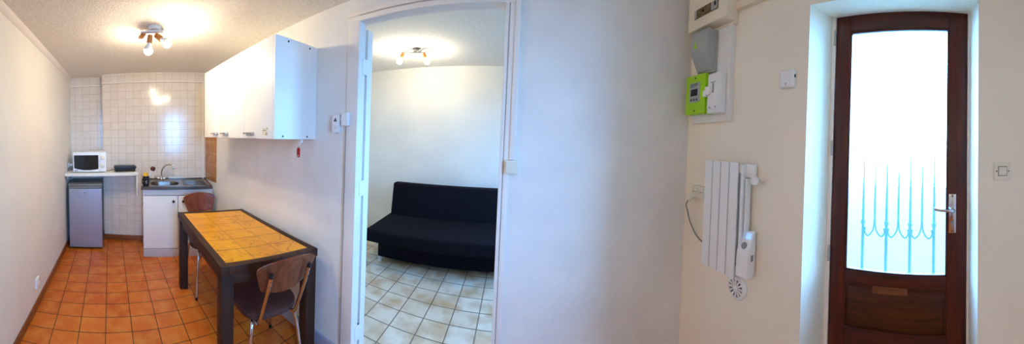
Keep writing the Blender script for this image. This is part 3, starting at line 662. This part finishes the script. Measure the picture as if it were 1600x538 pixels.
bl = thing('ceiling_spotlight', 'dark two-armed spot lamp with wooden sockets on the bedroom ceiling', 'ceiling lamp', (-1.19, 2.95, HB))
MB().lathe([(0, 0), (0.060, 0), (0.060, -0.018), (0.050, -0.030), (0.02, -0.036), (0, -0.036)]).build('base_plate', M['grey_dark'], bl)
def arm(pts, w):
    g0 = []
    P = [Vector(p) for p in pts]
    k = MB()
    for a, b_ in zip(P, P[1:]):
        k.hexa([(a.x, a.y-w, a.z), (b_.x, b_.y-w, b_.z), (b_.x, b_.y+w, b_.z), (a.x, a.y+w, a.z)], [(a.x, a.y-w, a.z+0.007), (b_.x, b_.y-w, b_.z+0.007), (b_.x, b_.y+w, b_.z+0.007), (a.x, a.y+w, a.z+0.007)])
    return k
arm([(0.0, 0.02, -0.042), (-0.08, -0.02, -0.046), (-0.16, -0.045, -0.044), (-0.27, -0.05, -0.040)], 0.013).build('arm', M['grey_dark'], bl)
arm([(0.0, 0.02, -0.042), (0.06, 0.03, -0.042), (0.13, 0.02, -0.038), (0.22, 0.0, -0.036)], 0.013).build('arm', M['grey_dark'], bl)
arm([(0.0, -0.02, -0.040), (0.06, -0.06, -0.036), (0.13, -0.09, -0.034), (0.20, -0.10, -0.034)], 0.006).build('arm', M['chrome'], bl)
spot((-0.165, -0.045, -0.050), (-0.42, -0.12, -0.95), 0.034, M['bulb_bedroom'], bl, False)
spot((0.075, 0.03, -0.050), (0.42, 0.10, -0.95), 0.034, M['bulb_bedroom'], bl, False)

# ------------------------------------------------------------------ right-hand wall fittings
sw = thing('light_switch', 'white square light switch right of the bedroom doorway, below the trunking', 'switch', (0.001, YR, 1.378))
MB().box(-0.036, 0.036, -0.026, 0, -0.036, 0.036, 0.005).build('plate', M['ivory'], sw)
MB().hexa([(-0.028, -0.026, -0.028), (0.028, -0.026, -0.028), (0.028, -0.026, 0.028), (-0.028, -0.026, 0.028)], [(-0.027, -0.029, -0.027), (0.027, -0.029, -0.027), (0.027, -0.033, 0.027), (-0.027, -0.033, 0.027)]).build('rocker', M['ivory'], sw)
tk = MB().box(-0.013, 0.017, YR-0.016, YR, 1.416, HB-0.001, 0.003).build('cable_trunking', M['casing']); tag(tk, 'slim white cable trunking rising from the switch to the ceiling', 'trunking')

# ------------------------------------------------------------------ entrance wall fittings (local x to the right, local y into the wall)
def E_thing(name, label, cat, y, z): return thing(name, label, cat, (XE, y, z), RE)
# mounting board
bo = E_thing('meter_board', 'tall white board carrying the meter and breaker in the wall corner', 'board', 0, 0)
MB().box(-1.252, -0.936, -0.030, 0, 1.680, 2.222, 0.003).build('board', M['paint'], bo)
MB().box(-0.955, -0.936, -0.040, -0.030, 1.680, 2.222, 0.002).build('edge_strip', M['paint'], bo)
cu = E_thing('consumer_unit', 'cream fuse box with a narrow breaker window at the top of the corner', 'fuse box', 0, 0)
MB().box(-1.247, -0.922, -0.100, 0, 2.236, 2.48, 0.008, 3).build('cover', M['cream_box'], cu)
MB().box(-1.250, -0.919, -0.028, 0, 2.225, 2.240, 0.003).build('backplate', M['cream_box'], cu)
wd = MB().box(-1.185, -0.987, -0.103, -0.098, 2.297, 2.352, 0.002).build('breaker_window', M['slot'], cu, label='brown breaker window')
for (a, b_, m_) in ((-1.183, -1.165, 'grey_plastic'), (-1.160, -1.125, 'slot'), (-1.121, -1.086, 'slot'), (-1.082, -1.047, 'slot'), (-1.040, -0.992, 'grey_plastic')):
    MB().box(a, b_, -0.107, -0.102, 2.301, 2.348, 0.001).build('breaker', M[m_], wd)
MB().box(-1.112, -1.096, -0.112, -0.106, 2.316, 2.330, 0.002).build('toggle', M['black'], wd)
MB().box(-1.012, -1.000, -0.112, -0.106, 2.318, 2.340, 0.002).build('toggle', M['black'], wd)
gb = E_thing('fuse_box', 'grey moulded service fuse box above the green meter', 'fuse box', 0, 0)
gm = MB().prism([(-0.032, 2.212), (-0.105, 2.212), (-0.118, 2.200), (-0.118, 2.085), (-0.060, 1.985), (-0.032, 1.975)], 'x', -1.190, -1.050, 0.006)
gm.build('cover', M['grey_plastic'], gb)
MB().box(-1.196, -1.044, -0.050, -0.031, 1.972, 2.216, 0.006).build('base', M['grey_plastic'], gb)
hz = MB().prism([(-1.160, 2.108), (-1.132, 2.108), (-1.146, 2.150)], 'y', -0.1195, -0.1175).build('hazard_mark', M['green'], gb, label='small yellow-green triangle sticker')
gr = E_thing('electricity_meter', 'bright green electricity meter on the white board', 'meter', 0, 0)
MB().box(-1.262, -1.086, -0.082, -0.031, 1.728, 1.966, 0.007, 3).build('case', M['green'], gr)
MB().box(-1.086, -1.064, -0.064, -0.031, 1.722, 1.945, 0.004).build('case_side', M['green'], gr)
pl = MB().box(-1.225, -1.130, -0.0835, -0.080, 1.800, 1.918, 0.001).build('label_plate', M['grey_plastic'], gr)
MB().box(-1.212, -1.150, -0.0850, -0.083, 1.838, 1.880, 0.001).build('display', M['lcd_dark'], pl)
k = MB()
for z in (1.912, 1.906, 1.900, 1.893): k.box(-1.220, -1.150-0.02*(z < 1.9), -0.0842, -0.083, z-0.0015, z+0.0015)
k.build('print', M['grey_dark'], pl)
k = MB()
for x in (-1.205, -1.180, -1.155): k.cyl((x, -0.083, 1.815), (x, -0.086, 1.815), 0.007, n=14)
k.build('button', M['grey_dark'], pl)
for z in (1.945, 1.748): MB().cyl((-1.174, -0.082, z), (-1.174, -0.0835, z), 0.006, n=14).build('screw', M['grey_dark'], gr)
br = E_thing('main_breaker', 'tall white main breaker with a lever right of the green meter', 'breaker', 0, 0)
MB().box(-1.058, -0.958, -0.088, -0.031, 1.722, 1.944, 0.006, 3).build('case', M['plastic'], br)
MB().box(-1.052, -0.961, -0.094, -0.086, 1.742, 1.800, 0.003).build('terminal_cover', M['plastic'], br)
MB().box(-1.066, -1.028, -0.104, -0.086, 1.826, 1.872, 0.004).box(-1.080, -1.056, -0.106, -0.088, 1.816, 1.850, 0.004).build('lever', M['plastic'], br)
MB().box(-1.020, -1.008, -0.0895, -0.087, 1.835, 1.890, 0.001).build('print', M['grey_mid'], br)
MB().box(-1.036, -0.994, -0.0895, -0.087, 1.893, 1.897).build('print', M['grey_mid'], br)
for x in (-1.03, -0.985): MB().cyl((x, -0.094, 1.752), (x, -0.0955, 1.752), 0.005, n=12).build('screw', M['grey_mid'], br)
# doorbell chime
ck = E_thing('doorbell_chime', 'small white rounded chime unit on the wall left of the entrance door', 'doorbell', 0.588, 1.868)
MB().box(-0.039, 0.039, -0.030, 0, -0.043, 0.043, 0.011, 4).build('case', M['plastic'], ck)
k = MB()
k.box(-0.006, 0.004, -0.0305, -0.0295, -0.026, -0.023).build('print', M['grey_mid'], ck)
MB().box(-0.006, 0.004, -0.0305, -0.0295, -0.033, -0.030).build('print', M['grey_mid'], ck)
MB().lathe([(0.016, 0), (0.016, 0.001), (0.013, 0.0015), (0, 0.0015)], (-0.002, -0.030, 0.006), (0, -1, 0)).build('button', M['plastic'], ck)
MB().box(0.038, 0.042, -0.022, -0.010, 0.004, 0.018, 0.001).build('side_switch', M['black'], ck)
# radiator
rd = E_thing('radiator', 'white four-fin electric radiator hung on the entrance wall', 'radiator', 0, 0)
RZ0, RZ1 = 0.878, 1.457
for i in range(4):
    a = -1.052+0.0606*i
    fn = MB().box(a, a+0.0555, -0.085, -0.076, RZ0, RZ1, 0.003).box(a+0.024, a+0.034, -0.076, -0.030, RZ0+0.02, RZ1-0.02, 0.002).box(a+0.006, a+0.052, -0.050, -0.044, RZ0+0.03, RZ1-0.008, 0.002).box(a+0.004, a+0.054, -0.030, -0.026, RZ0+0.02, RZ1-0.012, 0.001)
    fn.build('fin', M['plastic'], rd)
for z in (RZ1-0.055, RZ0+0.02): MB().box(-1.04, -0.80, -0.068, -0.036, z, z+0.042, 0.004).build('header_tube', M['plastic'], rd)
MB().box(-0.808, -0.745, -0.040, -0.016, RZ1-0.075, RZ1-0.008, 0.003).box(-0.806, -0.792, -0.07, -0.02, RZ0+0.03, RZ1-0.01, 0.002).box(-0.786, -0.776, -0.056, -0.02, RZ0+0.05, RZ1-0.08, 0.002).build('end_plate', M['plastic'], rd)
for x in (-0.98, -0.86): MB().box(x, x+0.03, -0.026, 0, 1.35, 1.40, 0.002).build('bracket', M['plastic'], rd)
MB().lathe([(0.010, 0), (0.010, 0.010), (0.022, 0.014), (0.022, 0.036), (0.018, 0.040), (0, 0.041)], (-0.730, -0.040, 1.372), (0.35, -0.94, 0)).build('knob', M['plastic'], rd)
ct = MB().prism([(-0.085, 0.900), (-0.040, 0.892), (-0.018, 0.905), (-0.016, 1.115), (-0.030, 1.112), (-0.082, 1.020)], 'x', -0.805, -0.735, 0.006).build('control_unit', M['plastic'], rd)
nn = Vector((0, -0.092, 0.052)).normalized()
def on_slope(t, off): # point on the sloping face of the control unit
    return (-0.030-0.052*t-0.871*off, 1.112-0.092*t+0.491*off)
a0, a1, b0, b1 = on_slope(0.10, 0.0005), on_slope(0.36, 0.0005), on_slope(0.36, 0.002), on_slope(0.10, 0.002)
MB().prism([a0, a1, b0 if False else b0, b1], 'x', -0.795, -0.745).build('display', M['lcd'], ct, label='lit blue display')
pc = on_slope(0.68, 0.0)
MB().lathe([(0.017, -0.002), (0.017, 0.002), (0.013, 0.003), (0, 0.003)], (-0.770, pc[0], pc[1]), (0, -0.871, 0.491)).build('button_ring', M['grey_mid'], ct)
MB().box(-0.7355, -0.7335, -0.055, -0.035, 0.975, 1.005).build('vent_grid', M['grey_mid'], ct)
# vent
vt = E_thing('wall_vent', 'round white wall vent with radial slots below the radiator', 'vent', 0.850, 0.798)
MB().lathe([(0.064, 0), (0.064, 0.012), (0.058, 0.018), (0.050, 0.018), (0.050, 0.010), (0, 0.010)], (0, 0, 0), (0, -1, 0), 40).build('rim', M['plastic'], vt)
MB().cyl((0, -0.010, 0), (0, -0.012, 0), 0.049, n=32).build('opening', M['black'], vt)
k = MB().lathe([(0.046, 0.012), (0.050, 0.012), (0.052, 0.022), (0.046, 0.024)], (0, 0, 0), (0, -1, 0), 40, ring=True).lathe([(0, 0.010), (0.014, 0.010), (0.013, 0.024), (0, 0.025)], (0, 0, 0), (0, -1, 0))
for i in range(12):
    a = 2*PI*i/12; c_, s_ = math.cos(a), math.sin(a)
    q = [(0.010, -0.0026), (0.048, -0.0055), (0.048, 0.0055), (0.010, 0.0026)]
    pp = [(x*c_-y*s_, x*s_+y*c_) for x, y in q]
    k.prism(pp, 'y', -0.022, -0.013)
k.build('louvre', M['plastic'], vt)
# socket with plug left of the radiator
so = E_thing('wall_socket', 'double white wall socket with grey plug lead left of the radiator', 'socket', 0, 0)
MB().box(-1.222, -1.085, -0.032, 0, 1.222, 1.292, 0.006, 3).build('plate', M['ivory'], so)
for x in (-1.188, -1.128):
    MB().lathe([(0.026, 0), (0.026, 0.006), (0.021, 0.006), (0.020, 0.002), (0, 0.002)], (x, -0.032, 1.258), (0, -1, 0)).build('outlet', M['ivory'], so)
for x in (-1.188, -1.128):
    for dx in (-0.009, 0.009): MB().cyl((x+dx, -0.034, 1.258), (x+dx, -0.035, 1.258), 0.0035, n=10).build('pin_hole', M['black'], so)
pg = MB().cyl((-1.194, -0.034, 1.235), (-1.200, -0.078, 1.205), 0.018, 0.014, bev=0.003).build('plug', M['ivory'], so)
MB().tube([(-1.200, -0.075, 1.207), (-1.215, -0.078, 1.175), (-1.240, -0.045, 1.13), (-1.238, -0.022, 1.06), (-1.195, -0.016, 1.0), (-1.140, -0.016, 0.968), (-1.06, -0.016, 0.955), (-0.98, -0.018, 0.950)], 0.0042).build('cord', M['grey_mid'], pg, label='grey power cord')
# light switch right of the door
sw = E_thing('light_switch', 'ivory square light switch right of the entrance door', 'switch', -0.385, 1.449)
MB().box(-0.039, 0.039, -0.010, 0, -0.039, 0.039, 0.004).build('plate', M['ivory'], sw)
MB().box(-0.0215, 0.0215, -0.0112, -0.009, -0.0215, 0.0215, 0.001).build('rocker_surround', M['grey_dark'], sw)
MB().hexa([(-0.019, -0.011, -0.019), (0.019, -0.011, -0.019), (0.019, -0.011, 0.019), (-0.019, -0.011, 0.019)], [(-0.018, -0.013, -0.018), (0.018, -0.013, -0.018), (0.018, -0.017, 0.018), (-0.018, -0.017, 0.018)]).build('rocker', M['ivory'], sw)
for x in (-0.028, 0.028): MB().cyl((x, -0.010, 0), (x, -0.0112, 0), 0.0035, n=12).build('screw', M['grey_dark'], sw)

# every thing's Empty sits at the middle of its own base
bpy.context.view_layer.update()
def family(o):
    for ch in o.children:
        yield ch
        yield from family(ch)
for o in [x for x in C.objects if x.get('category') and x.parent is None]:
    if o.type == 'EMPTY':
        pts = [o.matrix_world.inverted() @ c.matrix_world @ Vector(q) for c in family(o) if c.type == 'MESH' for q in c.bound_box]
    else:
        pts = [Vector(q) for q in o.bound_box]
    lo = Vector([min(p[i] for p in pts) for i in range(3)]); hi = Vector([max(p[i] for p in pts) for i in range(3)])
    dl = Vector(((lo.x+hi.x)/2, (lo.y+hi.y)/2, lo.z))
    o.location = o.matrix_world @ dl
    if o.type == 'EMPTY':
        for c in o.children: c.location = c.location - dl
    else:
        o.data.transform(Matrix.Translation(-dl))

# ------------------------------------------------------------------ daylight: sky outside, gathered through the door opening
w = bpy.data.worlds.new('World'); S.world = w; w.use_nodes = True
nt = w.node_tree; bg = nt.nodes['Background']
tc = N(nt, 'ShaderNodeTexCoord'); sp_ = N(nt, 'ShaderNodeSeparateXYZ'); nt.links.new(tc.outputs['Generated'], sp_.inputs[0])
r = N(nt, 'ShaderNodeValToRGB'); e = r.color_ramp.elements
e[0].position = 0.0; e[0].color = (0.19, 0.47, 1.0, 1); e[1].position = 0.6; e[1].color = (0.20, 0.45, 1.0, 1)
nt.links.new(sp_.outputs[2], r.inputs['Fac']); nt.links.new(r.outputs['Color'], bg.inputs['Color'])
SKY = 53.0
bg.inputs['Strength'].default_value = SKY
pl_ = bpy.data.lights.new('door_daylight_portal', 'AREA'); pl_.shape = 'RECTANGLE'; pl_.size = 0.52; pl_.size_y = 1.24
pl_.cycles.is_portal = True
po = bpy.data.objects.new('door_daylight_portal', pl_); C.objects.link(po)
u0, z0 = (GL+GR)/2, (GB+GT)/2
c_, s_ = math.cos(RD), math.sin(RD)
po.location = (LD[0]+c_*u0-s_*0.035, LD[1]+s_*u0+c_*0.035, z0)
dirv = Vector((s_, -c_, 0))      # towards the room
po.rotation_euler = dirv.to_track_quat('-Z', 'Y').to_euler()

pl2 = bpy.data.lights.new('window_daylight_portal', 'AREA'); pl2.shape = 'RECTANGLE'; pl2.size = 0.8; pl2.size_y = 1.1; pl2.cycles.is_portal = True
po2 = bpy.data.objects.new('window_daylight_portal', pl2); C.objects.link(po2)
po2.location = (1.43, (WY0+WY1)/2, (WZ0+WZ1)/2); po2.rotation_euler = Vector((-1, 0, 0)).to_track_quat('-Z', 'Y').to_euler()

# ------------------------------------------------------------------ camera: a sweep panorama on a cylinder
cam = bpy.data.cameras.new('camera'); co = bpy.data.objects.new('camera', cam); C.objects.link(co)
cam.type = 'PANO'; cam.panorama_type = 'CENTRAL_CYLINDRICAL'
FPX, Y0P = 400.0, 230.368
cam.central_cylindrical_range_u_min = -800/FPX; cam.central_cylindrical_range_u_max = 800/FPX
cam.central_cylindrical_range_v_min = -(538-Y0P)/FPX; cam.central_cylindrical_range_v_max = Y0P/FPX
cam.central_cylindrical_radius = 1.0
cam.clip_start = 0.01; cam.clip_end = 200
co.matrix_world = Matrix.Translation((0, 0, 1.5)) @ Matrix.Rotation(-0.0154, 4, 'X') @ Matrix.Rotation(-0.04575, 4, 'Y') @ Matrix.Rotation(PI/2, 4, 'X')
S.camera = co
S.view_settings.view_transform = 'Standard'; S.view_settings.look = 'None'; S.view_settings.gamma = 1.0
S.view_settings.use_curve_mapping = False
S.view_settings.exposure = 0.12
S.cycles.use_denoising = True
S.cycles.max_bounces = 10; S.cycles.diffuse_bounces = 6; S.cycles.transparent_max_bounces = 12
S.cycles.sample_clamp_indirect = 6.0
